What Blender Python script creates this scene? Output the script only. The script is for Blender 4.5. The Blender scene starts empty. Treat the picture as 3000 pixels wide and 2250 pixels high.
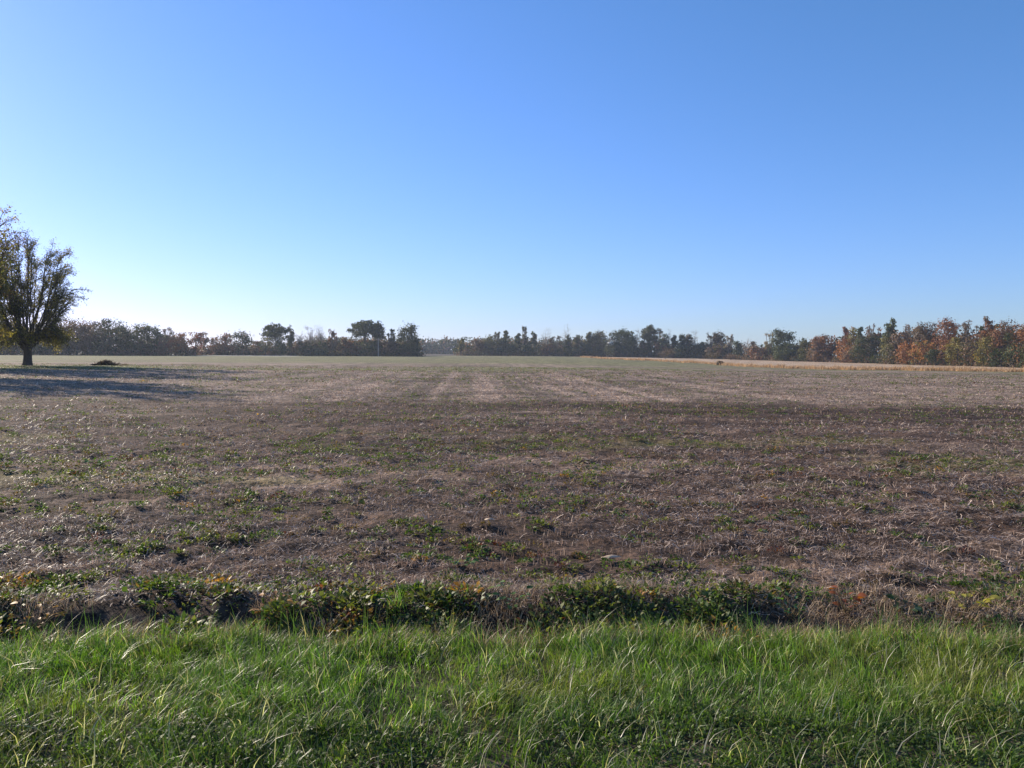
import bpy, math, random
import numpy as np
from mathutils import Matrix, Vector, Euler

R = math.radians
random.seed(7)
rng = np.random.default_rng(11)
scene = bpy.context.scene
COL = scene.collection

# ------------------------------------------------------------------ camera
F_PX = 2333.0                      # focal length in pixels of the 3000 px wide photograph
PITCH, ROLL, CAM_H = 2.30, 0.33, 1.65
cam_data = bpy.data.cameras.new('camera')
cam_data.sensor_width = 36.0
cam_data.lens = 36.0 * F_PX / 3000.0
cam_data.clip_start = 0.05
cam_data.clip_end = 12000.0
cam = bpy.data.objects.new('camera', cam_data)
COL.objects.link(cam)
cam.matrix_world = Matrix.Translation((0, 0, CAM_H)) @ Matrix.Rotation(R(90 - PITCH), 4, 'X') @ Matrix.Rotation(R(ROLL), 4, 'Z')
scene.camera = cam

# ------------------------------------------------------------------ light
SUN_AZ, SUN_EL = -53.0, 20.5       # degrees from +Y (negative: towards -X), elevation
world = bpy.data.worlds.new('World')
scene.world = world
world.use_nodes = True
wn = world.node_tree
bg = wn.nodes['Background']
sky = wn.nodes.new('ShaderNodeTexSky')
sky.sky_type = 'NISHITA'
sky.sun_disc = False
sky.sun_elevation = R(SUN_EL)
sky.sun_rotation = R(SUN_AZ)
sky.altitude = 100
sky.air_density = 1.0
sky.dust_density = 0.3
sky.ozone_density = 1.0
# the deep clear azure of a dry autumn sky: one even grade of the whole sky
sep = wn.nodes.new('ShaderNodeSeparateColor'); cmb = wn.nodes.new('ShaderNodeCombineColor')
wn.links.new(sky.outputs[0], sep.inputs[0])
for ch, (gain, power) in enumerate(((0.74, 1.02), (1.42, 0.83), (1.92, 1.0))):
    pw = wn.nodes.new('ShaderNodeMath'); pw.operation = 'POWER'; pw.inputs[1].default_value = power
    ml = wn.nodes.new('ShaderNodeMath'); ml.operation = 'MULTIPLY'; ml.inputs[1].default_value = gain
    wn.links.new(sep.outputs[ch], pw.inputs[0]); wn.links.new(pw.outputs[0], ml.inputs[0]); wn.links.new(ml.outputs[0], cmb.inputs[ch])
wn.links.new(cmb.outputs[0], bg.inputs[0])
bg.inputs[1].default_value = 0.052
sun_data = bpy.data.lights.new('sun', 'SUN')
sun_data.energy = 4.8
sun_data.angle = R(0.5)
sun_data.color = (1.0, 0.88, 0.72)
sun = bpy.data.objects.new('sun', sun_data)
COL.objects.link(sun)
sd = Vector((math.sin(R(SUN_AZ)) * math.cos(R(SUN_EL)), math.cos(R(SUN_AZ)) * math.cos(R(SUN_EL)), math.sin(R(SUN_EL))))
sun.rotation_euler = sd.to_track_quat('Z', 'Y').to_euler()
vs = scene.view_settings
vs.view_transform = 'Standard'
vs.look = 'None'
vs.gamma = 1.0
vs.exposure = 0.94
vs.use_curve_mapping = False
scene.cycles.volume_bounces = 0
scene.cycles.use_denoising = True
scene.cycles.sample_clamp_indirect = 1.5
scene.cycles.max_bounces = 6
scene.cycles.transparent_max_bounces = 4

# ------------------------------------------------------------------ helpers
def tag(o, label=None, cat=None, group=None, kind=None):
    if label: o['label'] = label
    if cat: o['category'] = cat
    if group: o['group'] = group
    if kind: o['kind'] = kind
    return o

def empty(name, loc, label, cat, group=None):
    o = bpy.data.objects.new(name, None)
    COL.objects.link(o)
    o.location = loc
    o.empty_display_size = 0.3
    return tag(o, label, cat, group)

def mesh_from(name, V, F, C=None, mat=None, parent=None, smooth=False):
    """V (n,3), F (m,k) one polygon size, C (n,3) colour per vertex"""
    V = np.asarray(V, dtype=np.float32); F = np.asarray(F, dtype=np.int32)
    me = bpy.data.meshes.new(name)
    me.vertices.add(len(V)); me.vertices.foreach_set('co', V.ravel())
    k = F.shape[1]
    me.loops.add(F.size); me.loops.foreach_set('vertex_index', F.ravel())
    me.polygons.add(len(F))
    me.polygons.foreach_set('loop_start', np.arange(0, F.size, k, dtype=np.int32))
    me.polygons.foreach_set('loop_total', np.full(len(F), k, dtype=np.int32))
    if smooth:
        me.polygons.foreach_set('use_smooth', np.ones(len(F), dtype=bool))
    me.update(calc_edges=True)
    if C is not None:
        a = me.color_attributes.new('col', 'FLOAT_COLOR', 'POINT')
        cc = np.ones((len(V), 4), dtype=np.float32); cc[:, :3] = C
        a.data.foreach_set('color', cc.ravel())
    if mat: me.materials.append(mat)
    o = bpy.data.objects.new(name, me)
    COL.objects.link(o)
    if parent: o.parent = parent
    return o

def cat_parts(parts):
    """join (V, F, C) triples"""
    Vs, Fs, Cs, n = [], [], [], 0
    for V, F, C in parts:
        if len(V) == 0: continue
        Vs.append(V); Fs.append(np.asarray(F) + n); Cs.append(C); n += len(V)
    return np.concatenate(Vs), np.concatenate(Fs), np.concatenate(Cs)

def norm(a):
    return a / np.maximum(np.linalg.norm(a, axis=1, keepdims=True), 1e-9)

def leaves(P, D, N, L, W, C, fold=0.25):
    """rhombic folded leaves: quads base, side, tip, side.  P base, D direction, N rough normal"""
    D = norm(D); S = norm(np.cross(D, N)); Nn = np.cross(S, D)
    L = np.broadcast_to(L, (len(P),))[:, None]; W = np.broadcast_to(W, (len(P),))[:, None]
    up = Nn * W * fold
    v = np.stack([P, P + D * L * .45 - S * W * .5 + up, P + D * L, P + D * L * .45 + S * W * .5 + up], 1).reshape(-1, 3)
    f = np.arange(len(P) * 4).reshape(-1, 4)
    return v, f, np.repeat(C, 4, 0)

def blades(P, az, L, lean, W, C, droop=0.35, levels=(0, .38, .74, 1.0), tipc=None):
    """curved grass blades, quads only"""
    n = len(P)
    d = np.stack([np.cos(az), np.sin(az), np.zeros(n)], 1)
    s = np.stack([-np.sin(az), np.cos(az), np.zeros(n)], 1)
    tw = rng.uniform(-1.2, 1.2, n)
    s = s * np.cos(tw)[:, None] + d * np.sin(tw)[:, None]
    vs_, cs_ = [], []
    droop = np.broadcast_to(droop, (n,))
    for t in levels:
        h = L * lean * (0.25 * t + 0.75 * t * t)
        z = L * np.sqrt(np.maximum(1 - lean ** 2 * .6, .1)) * (t - droop * t * t * lean)
        c = P + d * h[:, None]; c[:, 2] += z
        w = (W * (1 - 0.93 * t ** 1.6) * 0.5)[:, None]
        vs_ += [c - s * w, c + s * w]
        k = C if tipc is None else C * (1 - t * t)  + tipc * t * t
        cs_ += [k, k]
    m = len(levels) * 2
    V = np.stack(vs_, 1).reshape(-1, 3); Cc = np.stack(cs_, 1).reshape(-1, 3)
    base = np.arange(n)[:, None] * m
    q = []
    for i in range(len(levels) - 1):
        q.append(np.concatenate([base + 2 * i, base + 2 * i + 1, base + 2 * i + 3, base + 2 * i + 2], 1))
    return V, np.stack(q, 1).reshape(-1, 4), Cc

def tube(pts, rad, sides=5, color=(.1, .08, .06)):
    pts = np.asarray(pts, float); n = len(pts)
    tan = np.gradient(pts, axis=0); tan = norm(tan)
    ref = np.array([0.31, 0.87, 0.1]) if abs(tan[0][2]) > .5 else np.array([0.1, 0.05, 1.0])
    A = norm(np.cross(tan, ref)); B = np.cross(tan, A)
    ang = np.arange(sides) * 2 * math.pi / sides
    rad = np.asarray(rad, float).reshape(-1, 1, 1)
    V = pts[:, None, :] + rad * (A[:, None, :] * np.cos(ang)[None, :, None] + B[:, None, :] * np.sin(ang)[None, :, None])
    V = V.reshape(-1, 3)
    i = np.arange(n - 1)[:, None] * sides; j = np.arange(sides)[None, :]; j2 = (j + 1) % sides
    F = np.stack([i + j, i + j2, i + sides + j2, i + sides + j], 2).reshape(-1, 4)
    return V, F, np.tile(np.asarray(color, float), (len(V), 1))

# ---- lattice noise in numpy
_tab = np.random.default_rng(5).random(4096)
def _h(ix, iy, s):
    return _tab[(ix * 1619 + iy * 31337 + s * 6971 + (ix * iy) * 13) & 4095]
def vnoise(x, y, s=0):
    ix = np.floor(x).astype(np.int64); iy = np.floor(y).astype(np.int64)
    fx = x - ix; fy = y - iy
    fx = fx * fx * (3 - 2 * fx); fy = fy * fy * (3 - 2 * fy)
    return (_h(ix, iy, s) * (1 - fx) + _h(ix + 1, iy, s) * fx) * (1 - fy) + (_h(ix, iy + 1, s) * (1 - fx) + _h(ix + 1, iy + 1, s) * fx) * fy
def fbm(x, y, s=0, o=4, g=.5):
    a, t, v = 1.0, 0, 0
    for i in range(o):
        v = v + a * vnoise(x * 2 ** i + 17.3 * i, y * 2 ** i + 9.1 * i, s + i); t += a; a *= g
    return v / t
def sstep(a, b, x):
    t = np.clip((x - a) / (b - a), 0, 1)
    return t * t * (3 - 2 * t)

# ------------------------------------------------------------------ terrain
def verge_edge(x):                      # where the mown verge ends and the weedy bank begins
    return 4.47 + 0.16 * (vnoise(x * .9, x * 0 + 3.3, 3) - .5) * 2 + 0.16 * (vnoise(x * 3.1, x * 0 + 8, 4) - .5) + 0.02 * x

def ground_z(x, y, fine=True):
    x = np.asarray(x, float); y = np.asarray(y, float)
    u = x / np.maximum(y, 1.0)
    z = -1.35 * sstep(25, 190, y) * sstep(-0.02, .42, u)
    z = z - 0.25 * sstep(60, 350, y)
    z = z + 0.16 * (fbm(x / 16, y / 7, 40, 2) - .5) * sstep(7, 16, y) * (1 - sstep(60, 120, y))
    z = z + 0.10 * (fbm(x / 60, y / 30, 41, 2) - .5) * sstep(30, 90, y) * 2
    e = y - verge_edge(x)
    z = z - 0.045 * np.exp(-((e - .18) / .16) ** 2) + (.02 + 0.07 * vnoise(x * .8, y * 0, 6)) * np.exp(-((e - .62) / .32) ** 2) * (1 - .7 * sstep(.3, .36, u) )
    if fine:
        fld = sstep(.1, .5, e) * (1 - sstep(45, 90, y))
        z = z + fld * (0.085 * (fbm(x * 2.6, y * 3.6, 20, 3) - .5) + 0.050 * (vnoise(x * 7, y * 9, 25) - .5) + 0.05 * (fbm(x / 2.2, y * 1.05, 30, 2) - .5))
        z = z + (1 - sstep(.1, .5, e)) * 0.05 * (fbm(x * 2, y * 2, 50, 2) - .5)
    return z

# distance of the wood's edge as seen at photo column u (3000 px wide)
_wu = [-1500, -400, 560, 600, 1235, 1345, 1700, 1780, 2100, 2300, 2600, 3000, 3400]
_wy = [200, 240, 262, 298, 305, 395, 420, 420, 392, 335, 262, 192, 150]
def wood_y(u): return float(np.interp(u, _wu, _wy))
def gp(u, y, dz=0.0):
    """ground point below photo column u at depth y"""
    x = (u - 1500.0) / F_PX * y
    return Vector((x, y, float(ground_z(x, y, False)) + dz))
def z_of(u, v, y):
    """height seen at photo pixel (u, v) at depth y"""
    hz = 1125 - math.tan(R(PITCH)) * F_PX + (u - 1500) * math.tan(R(ROLL))
    return CAM_H + (hz - v) / F_PX * y

def golden_near(u): return (1 + .06 * (vnoise(np.asarray(u, float) / 37, np.asarray(u, float) * 0, 211) - .5) + .04 * (vnoise(np.asarray(u, float) / 11, np.asarray(u, float) * 0, 212) - .5)) * np.interp(u, [1640, 1770, 2100, 2300, 2600, 3000, 3400], [400, 270, 185, 142, 128, 108, 100])

def srgb(r, g, b):
    f = lambda c: (c / 255 / 12.92) if c / 255 <= .04045 else ((c / 255 + .055) / 1.055) ** 2.4
    return np.array([f(r), f(g), f(b)])

def rows(x, y):
    """light and dark swaths running away from the road, 0..1"""
    rx = x + 0.052 * y
    return sstep(.30, .70, .45 * vnoise(rx / .62 + .15 * vnoise(x / 3, y / 9, 83), y / 90, 80) + .35 * vnoise(rx / .3, y / 60, 81) + .2 * vnoise(x / 2.2, y / 1.4, 82))

def furrow(x, y):
    """passes of the tractor along the road, 0 dark .. 1 pale"""
    return sstep(.36, .60, fbm(x / 11, (y + .02 * x) / .85, 95, 3))

def ground_color(x, y):
    u = 1500 + x / np.maximum(y, 1) * F_PX
    n1 = fbm(x / 5, y / 2.2, 60, 4); n2 = fbm(x / 1.3, y / .6, 64, 3); n3 = fbm(x / 22, y / 9, 68, 3)
    soil = np.array([.086, .051, .034]); resid = np.array([.34, .245, .180]); green = np.array([.135, .135, .048])
    moss = np.array([.17, .145, .050]); dark = np.array([.052, .031, .021])
    c = soil + (resid - soil) * (0.05 + 0.30 * sstep(.35, .65, n1) * (.2 + 1.1 * sstep(.38, .62, n2)))[..., None]
    c = c * (1 - (1 - furrow(x, y)) * .38 * (1 - sstep(23, 27, y)))[..., None]
    # headland strips running across in front of the rows
    wob = 3.2 * (fbm(x / 7, y / 4, 72, 3) - .5)
    band = sstep(20.0, 22.0, y + wob) * (1 - sstep(23.8, 26.2, y + wob))
    band = band * (0.35 + .65 * sstep(.3, .6, fbm(x / 6, y / 1.2, 71, 3)))
    band2 = sstep(13.5, 15.5, y) * (1 - sstep(17.2, 19, y)) * sstep(-2, -9, x) * .9
    band3 = sstep(15.2, 15.9, y + .03 * x) * (1 - sstep(16.4, 17, y + .03 * x)) * .5 * sstep(-1, 5, x)
    b = np.clip(band + band2 + band3, 0, 1)[..., None]
    c = c * (1 - b) + dark * b
    # combine rows beyond
    row = rows(x, y)
    far = sstep(24.0, 27.0, y + 3.2 * (fbm(x / 7, y / 4, 72, 3) - .5))
    rc = resid * .80 * (.92 + .75 * (row - .5) * (1 - .6 * sstep(45, 80, y)) * (1 - .7 * sstep(.25, .45, np.abs(x / np.maximum(y, 1)))))[..., None]
    rc = rc * (1 - .35 * (1 - sstep(.3, .5, n1)))[..., None]
    c = c * (1 - far[..., None]) + rc * far[..., None]
    # green regrowth: far strip, patches
    g = sstep(88, 130, y + 30 * (n3 - .5)) * .75
    g = g * np.where(u > 1900, 1 - .75 * sstep(1900, 2300, u), 1)
    gp_ = sstep(.55, .68, n3) * sstep(34, 50, y) * .8 * (1 - .6 * sstep(1800, 2300, u))
    gl = sstep(35, 60, y) * sstep(700, 400, u) * .0
    g = np.clip(g + gp_ + gl, 0, .85)[..., None]
    c = c * (1 - g) + green * g * 1.15
    # mossy yellow patches in the near headland
    m = (sstep(.52, .66, fbm(x / 3.0, y / 1.0, 90, 3)) * sstep(8.5, 10.5, y) * (1 - sstep(14, 17, y)) * .55)[..., None]
    c = c * (1 - m) + moss * m
    # brown streaks far left
    s = (sstep(78, 82, y) * (1 - sstep(92, 98, y)) * sstep(-75, -40, x) * (1 - sstep(-14, -4, x)) * .5 * sstep(.4, .6, n3 + .1))[..., None]
    c = c * (1 - s) + np.array([.12, .075, .055]) * s
    # mown yellow-green lawn around the big tree
    ln = (sstep(66, 70, y) * (1 - sstep(80, 84, y)) * sstep(-30, -36, x - .0 * y)*.9)[..., None]
    c = c * (1 - ln) + np.array([.14, .15, .04]) * ln
    # golden strip and stubble field beyond it
    gn = golden_near(u)
    gd = (sstep(-2, 2, y - gn) * sstep(1640, 1760, u))[..., None]
    c = c * (1 - gd) + np.array([.40, .285, .185]) * gd
    gs = (sstep(-22, -6, y - gn) * (1 - sstep(-3, 3, y - gn)) * sstep(1500, 2000, u) * .7)[..., None]
    c = c * (1 - gs) + green * 1.1 * gs
    # rusty line below the middle wood
    wy = np.interp(u, _wu, _wy)
    rl = (sstep(-45, -25, y - wy) * sstep(1250, 1500, u) * (1 - sstep(1750, 1800, u)) * .8)[..., None]
    c = c * (1 - rl) + np.array([.26, .14, .08]) * rl
    # pale track seen under the distant left trees
    tr = (sstep(-8, -2, y - 272) * (1 - sstep(300, 306, y)) * sstep(510, 540, u) * (1 - sstep(860, 880, u)))[..., None]
    c = c * (1 - tr) + np.array([.5, .46, .38]) * tr
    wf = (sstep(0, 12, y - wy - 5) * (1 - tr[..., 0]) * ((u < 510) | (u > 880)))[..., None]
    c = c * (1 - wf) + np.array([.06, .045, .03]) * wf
    # verge soil
    e = y - verge_edge(x)
    v = (1 - sstep(0, .3, e))[..., None]
    c = c * (1 - v) + np.array([.055, .05, .026]) * v
    # bare dirt at the road's edge
    d = sstep(3.46 , 3.2, y + .25 * (n2 - .5) + .12 * (1.3 - x)) [..., None]
    c = c * (1 - d) + np.array([.15, .115, .085]) * d
    return c * ((.60 + .8 * n2) * (.75 + .5 * vnoise(x * 4.1, y * 6.3, 99)))[..., None]

def nodemat(name, rough=.9, spec=.2):
    m = bpy.data.materials.new(name); m.use_nodes = True
    p = m.node_tree.nodes['Principled BSDF']
    p.inputs['Roughness'].default_value = rough
    p.inputs['Specular IOR Level'].default_value = spec
    return m, m.node_tree, p

def mat_ground():
    m, nt, p = nodemat('soil_and_residue', .95, .15)
    N = nt.nodes.new; Lk = nt.links.new
    at = N('ShaderNodeAttribute'); at.attribute_name = 'col'
    geo = N('ShaderNodeNewGeometry')
    def noise(scale, det, map_scale=(1, 1, 1)):
        mp = N('ShaderNodeMapping'); mp.inputs['Scale'].default_value = map_scale
        Lk(geo.outputs['Position'], mp.inputs[0])
        t = N('ShaderNodeTexNoise'); t.inputs['Scale'].default_value = scale; t.inputs['Detail'].default_value = det
        t.inputs['Roughness'].default_value = .65
        Lk(mp.outputs[0], t.inputs['Vector']); return t
    a = noise(14, 8); b = noise(2.2, 6, (1, .8, 1)); c = noise(.9, 4, (.5, 1.3, 1))
    def ramp(src, p0, p1, c0, c1):
        r = N('ShaderNodeMapRange'); Lk(src.outputs[0], r.inputs[0])
        for i, v in enumerate((p0, p1, c0, c1)): r.inputs[i + 1].default_value = v
        return r
    ra = ramp(a, .38, .66, .35, 1.95); rb = ramp(b, .3, .7, .6, 1.4); rc = ramp(c, .3, .7, .8, 1.2)
    m1 = N('ShaderNodeMath'); m1.operation = 'MULTIPLY'; Lk(ra.outputs[0], m1.inputs[0]); Lk(rb.outputs[0], m1.inputs[1])
    m2 = N('ShaderNodeMath'); m2.operation = 'MULTIPLY'; Lk(m1.outputs[0], m2.inputs[0]); Lk(rc.outputs[0], m2.inputs[1])
    vm = N('ShaderNodeVectorMath'); vm.operation = 'SCALE'; Lk(at.outputs['Color'], vm.inputs[0]); Lk(m2.outputs[0], vm.inputs['Scale'])
    Lk(vm.outputs[0], p.inputs['Base Color'])
    bp = N('ShaderNodeBump'); bp.inputs['Strength'].default_value = .9; bp.inputs['Distance'].default_value = .06
    Lk(a.outputs[0], bp.inputs['Height']); Lk(bp.outputs[0], p.inputs['Normal'])
    return m

def mat_leaf(name, trans=.35, rough=.45, spec=.4, tint=(1.25, 1.2, .6)):
    """foliage: colour attribute, light passing through, soft gloss"""
    m, nt, p = nodemat(name, rough, spec)
    N = nt.nodes.new; Lk = nt.links.new
    at = N('ShaderNodeAttribute'); at.attribute_name = 'col'
    geo = N('ShaderNodeNewGeometry'); t = N('ShaderNodeTexNoise')
    t.inputs['Scale'].default_value = 9; t.inputs['Detail'].default_value = 3
    Lk(geo.outputs['Position'], t.inputs['Vector'])
    r = N('ShaderNodeMapRange'); Lk(t.outputs[0], r.inputs[0]); r.inputs[1].default_value = .3; r.inputs[2].default_value = .7
    r.inputs[3].default_value = .75; r.inputs[4].default_value = 1.25
    vm = N('ShaderNodeVectorMath'); vm.operation = 'SCALE'; Lk(at.outputs['Color'], vm.inputs[0]); Lk(r.outputs[0], vm.inputs['Scale'])
    Lk(vm.outputs[0], p.inputs['Base Color'])
    tl = N('ShaderNodeBsdfTranslucent'); v2 = N('ShaderNodeVectorMath'); v2.operation = 'MULTIPLY'; v2.inputs[1].default_value = tint
    Lk(vm.outputs[0], v2.inputs[0]); Lk(v2.outputs[0], tl.inputs[0])
    mx = N('ShaderNodeMixShader'); mx.inputs[0].default_value = trans
    Lk(p.outputs[0], mx.inputs[1]); Lk(tl.outputs[0], mx.inputs[2])
    Lk(mx.outputs[0], nt.nodes['Material Output'].inputs[0])
    return m

def mat_attr(name, rough=.85, spec=.2, bump=0, scale=20):
    m, nt, p = nodemat(name, rough, spec)
    N = nt.nodes.new; Lk = nt.links.new
    at = N('ShaderNodeAttribute'); at.attribute_name = 'col'
    t = N('ShaderNodeTexNoise'); t.inputs['Scale'].default_value = scale; t.inputs['Detail'].default_value = 5
    geo = N('ShaderNodeNewGeometry'); Lk(geo.outputs['Position'], t.inputs['Vector'])
    r = N('ShaderNodeMapRange'); Lk(t.outputs[0], r.inputs[0]); r.inputs[1].default_value = .3; r.inputs[2].default_value = .7
    r.inputs[3].default_value = .7; r.inputs[4].default_value = 1.3
    vm = N('ShaderNodeVectorMath'); vm.operation = 'SCALE'; Lk(at.outputs['Color'], vm.inputs[0]); Lk(r.outputs[0], vm.inputs['Scale'])
    Lk(vm.outputs[0], p.inputs['Base Color'])
    if bump:
        bp = N('ShaderNodeBump'); bp.inputs['Distance'].default_value = bump
        Lk(t.outputs[0], bp.inputs['Height']); Lk(bp.outputs[0], p.inputs['Normal'])
    return m

M_ground = mat_ground()
M_grass = mat_leaf('grass_blade', .45, .40, .42, (1.25, 1.4, .6))
M_weed = mat_leaf('weed_leaf', .38, .55, .3, (1.5, 1.6, .5))
M_straw = mat_leaf('dry_straw', .22, .55, .35, (1.1, 1.0, .9))
M_tree = mat_leaf('tree_leaf', .30, .6, .2, (1.4, 1.2, .6))
M_yard = mat_leaf('yard_tree_leaf', .5, .6, .2, (1.3, 1.15, .6))
M_golden = mat_leaf('golden_grass', .4, .6, .2, (1.2, 1.0, .7))
M_bark = mat_attr('bark', .9, .15, .03, 12)

def build_ground():
    # rows of the sheet: fine near the camera, ever coarser out to the horizon
    ys = [-40, -20, -8, -2, 1, 2.2, 2.8]
    y = 2.9
    while y < 1500:
        ys.append(y)
        y += max(.040, .0095 * y) if y < 14 else (.0135 * y if y < 100 else .03 * y)
    ys = np.array(ys)
    h = list(np.arange(0, 6.5, .065)); x = 6.5
    while x < 1550:
        h.append(x); x *= 1.031
    h = np.array(h)
    xs = np.concatenate([-h[::-1], h[1:]])
    X, Y = np.meshgrid(xs, ys)
    Z = ground_z(X, Y)
    C = ground_color(X, Y)
    V = np.stack([X, Y, Z], -1).reshape(-1, 3)
    nx, ny = len(xs), len(ys)
    i = np.arange(ny - 1)[:, None] * nx; j = np.arange(nx - 1)[None, :]
    F = np.stack([i + j, i + j + 1, i + nx + j + 1, i + nx + j], 2).reshape(-1, 4)
    o = mesh_from('ground', V, F, C.reshape(-1, 3), M_ground, smooth=True)
    tag(o, 'harvested brown field with grass verge reaching to the woods', kind='structure')
    print('ground', len(F))
build_ground()

# ------------------------------------------------------------------ trees
PAL = dict(
    darkgreen=((.030, .045, .018), (.055, .070, .026)),
    green=((.045, .062, .022), (.085, .100, .034)),
    olive=((.070, .075, .028), (.120, .115, .040)),
    brown=((.075, .055, .034), (.130, .090, .050)),
    rust=((.140, .066, .036), (.230, .105, .050)),
    red=((.140, .050, .034), (.210, .075, .046)),
    orange=((.240, .110, .045), (.340, .165, .060)),
    yellow=((.150, .130, .034), (.230, .195, .048)),
    dusky=((.120, .080, .058), (.190, .125, .085)),
    yard=((.180, .180, .048), (.300, .270, .070)),
    yarddark=((.080, .095, .028), (.140, .145, .042)),
    pale=((.220, .190, .150), (.320, .280, .220)),
)
BARK = (.085, .070, .058)

def pal(name, n):
    a, b = PAL[name]
    t = rng.random(n)[:, None]
    return (np.array(a) * (1 - t) + np.array(b) * t) * (rng.uniform(.7, 1.3, n)[:, None])

def rnd_dirs(n):
    return norm(rng.normal(size=(n, 3)))

def cr_dir(P, c):
    return P - c + 1e-4

def crown_from_lobes(lobes, n_leaf, size, col, accent=None, gap=0.0):
    """lobes: (x, y, z, rx, rz).  Leaves sit in small clumps spread over each lobe's shell."""
    out = []
    tot = sum(l[3] * l[4] for l in lobes)
    for (x, y, z, rx, rz) in lobes:
        n = max(20, int(n_leaf * rx * rz / tot))
        k = max(6, n // 13)
        d = rnd_dirs(k); r = rng.uniform(.35, 1.0, k)[:, None] ** .6
        cc = d * r * np.array([rx, rx, rz]) + np.array([x, y, z])
        sel = rng.integers(0, k, n)
        cr = .28 * min(rx, rz) + .15
        P = cc[sel] + rng.normal(size=(n, 3)) * cr * np.array([1, 1, .62])
        ccol = pal(col, k)
        if accent:
            msk = rng.random(k) < .25
            ccol[msk] = pal(accent, int(msk.sum()))
        C = ccol[sel] * rng.uniform(.85, 1.15, n)[:, None]
        if gap:
            keep = vnoise(P[:, 0] * 1.1 + 50 + x, P[:, 2] * 1.1 + 20 + P[:, 1] * .3, 7) > gap
            P, C, sel = P[keep], C[keep], sel[keep]; n = len(P)
        s = size * rng.uniform(.6, 1.35, n)
        O = norm((P - np.array([x, y, z])) / np.array([rx, rx, rz]))
        O = norm(O + norm(cr_dir(P, cc[sel])) * .8 + rnd_dirs(n) * .55)
        out.append(leaves(P, np.cross(O, rnd_dirs(n)), O, s, s * .8, C))
    return cat_parts(out)

def limb(a, b, r0, r1, n=5, bow=.12, sides=4, color=BARK):
    a = np.array(a, float); b = np.array(b, float)
    t = np.linspace(0, 1, n)[:, None]
    L = np.linalg.norm(b - a)
    off = rng.normal(size=3) * bow * L * .5; off[2] -= bow * L * .5
    p = a + (b - a) * t + off * np.sin(t * math.pi)
    return tube(p, np.interp(t[:, 0], [0, 1], [r0, r1]), sides, color), p

def twigs_mesh(h, hw, z0, n_main=8, density=1.0, color=(.2, .17, .14), tw=.035):
    """leafless crown: limbs, side branches and twigs"""
    parts = []
    (tb, tp) = limb((0, 0, 0), (rng.uniform(-.3, .3), 0, h * .72), .16 + h * .006, .07, 7, .03, 5, color)
    parts.append(tb)
    for i in range(n_main):
        t = rng.uniform(.35, 1.0); k = int(t * 6); p = tp[min(k, 6)]
        ang = rng.uniform(0, 2 * math.pi); e = np.array([math.cos(ang) * hw * rng.uniform(.4, 1), math.sin(ang) * hw * rng.uniform(.4, 1), rng.uniform(max(z0, p[2]), h)])
        (b, bp) = limb(p, e, .08, .03, 5, .2, 3, color); parts.append(b)
        for j in range(int(7 * density)):
            q = bp[rng.integers(1, 5)]
            d = rnd_dirs(1)[0]; d[2] = abs(d[2]) * 1.1
            e2 = q + d * rng.uniform(.8, 2.0)
            (c, cp) = limb(q, e2, .03, tw * .5, 3, .2, 3, color); parts.append(c)
            for m in range(3):
                d2 = rnd_dirs(1)[0]; d2[2] = abs(d2[2])
                (g, _) = limb(cp[rng.integers(1, 3)], cp[2] + d2 * rng.uniform(.3, .8), tw * .5, tw * .3, 2, 0, 3, color); parts.append(g)
    return cat_parts(parts)

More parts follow.
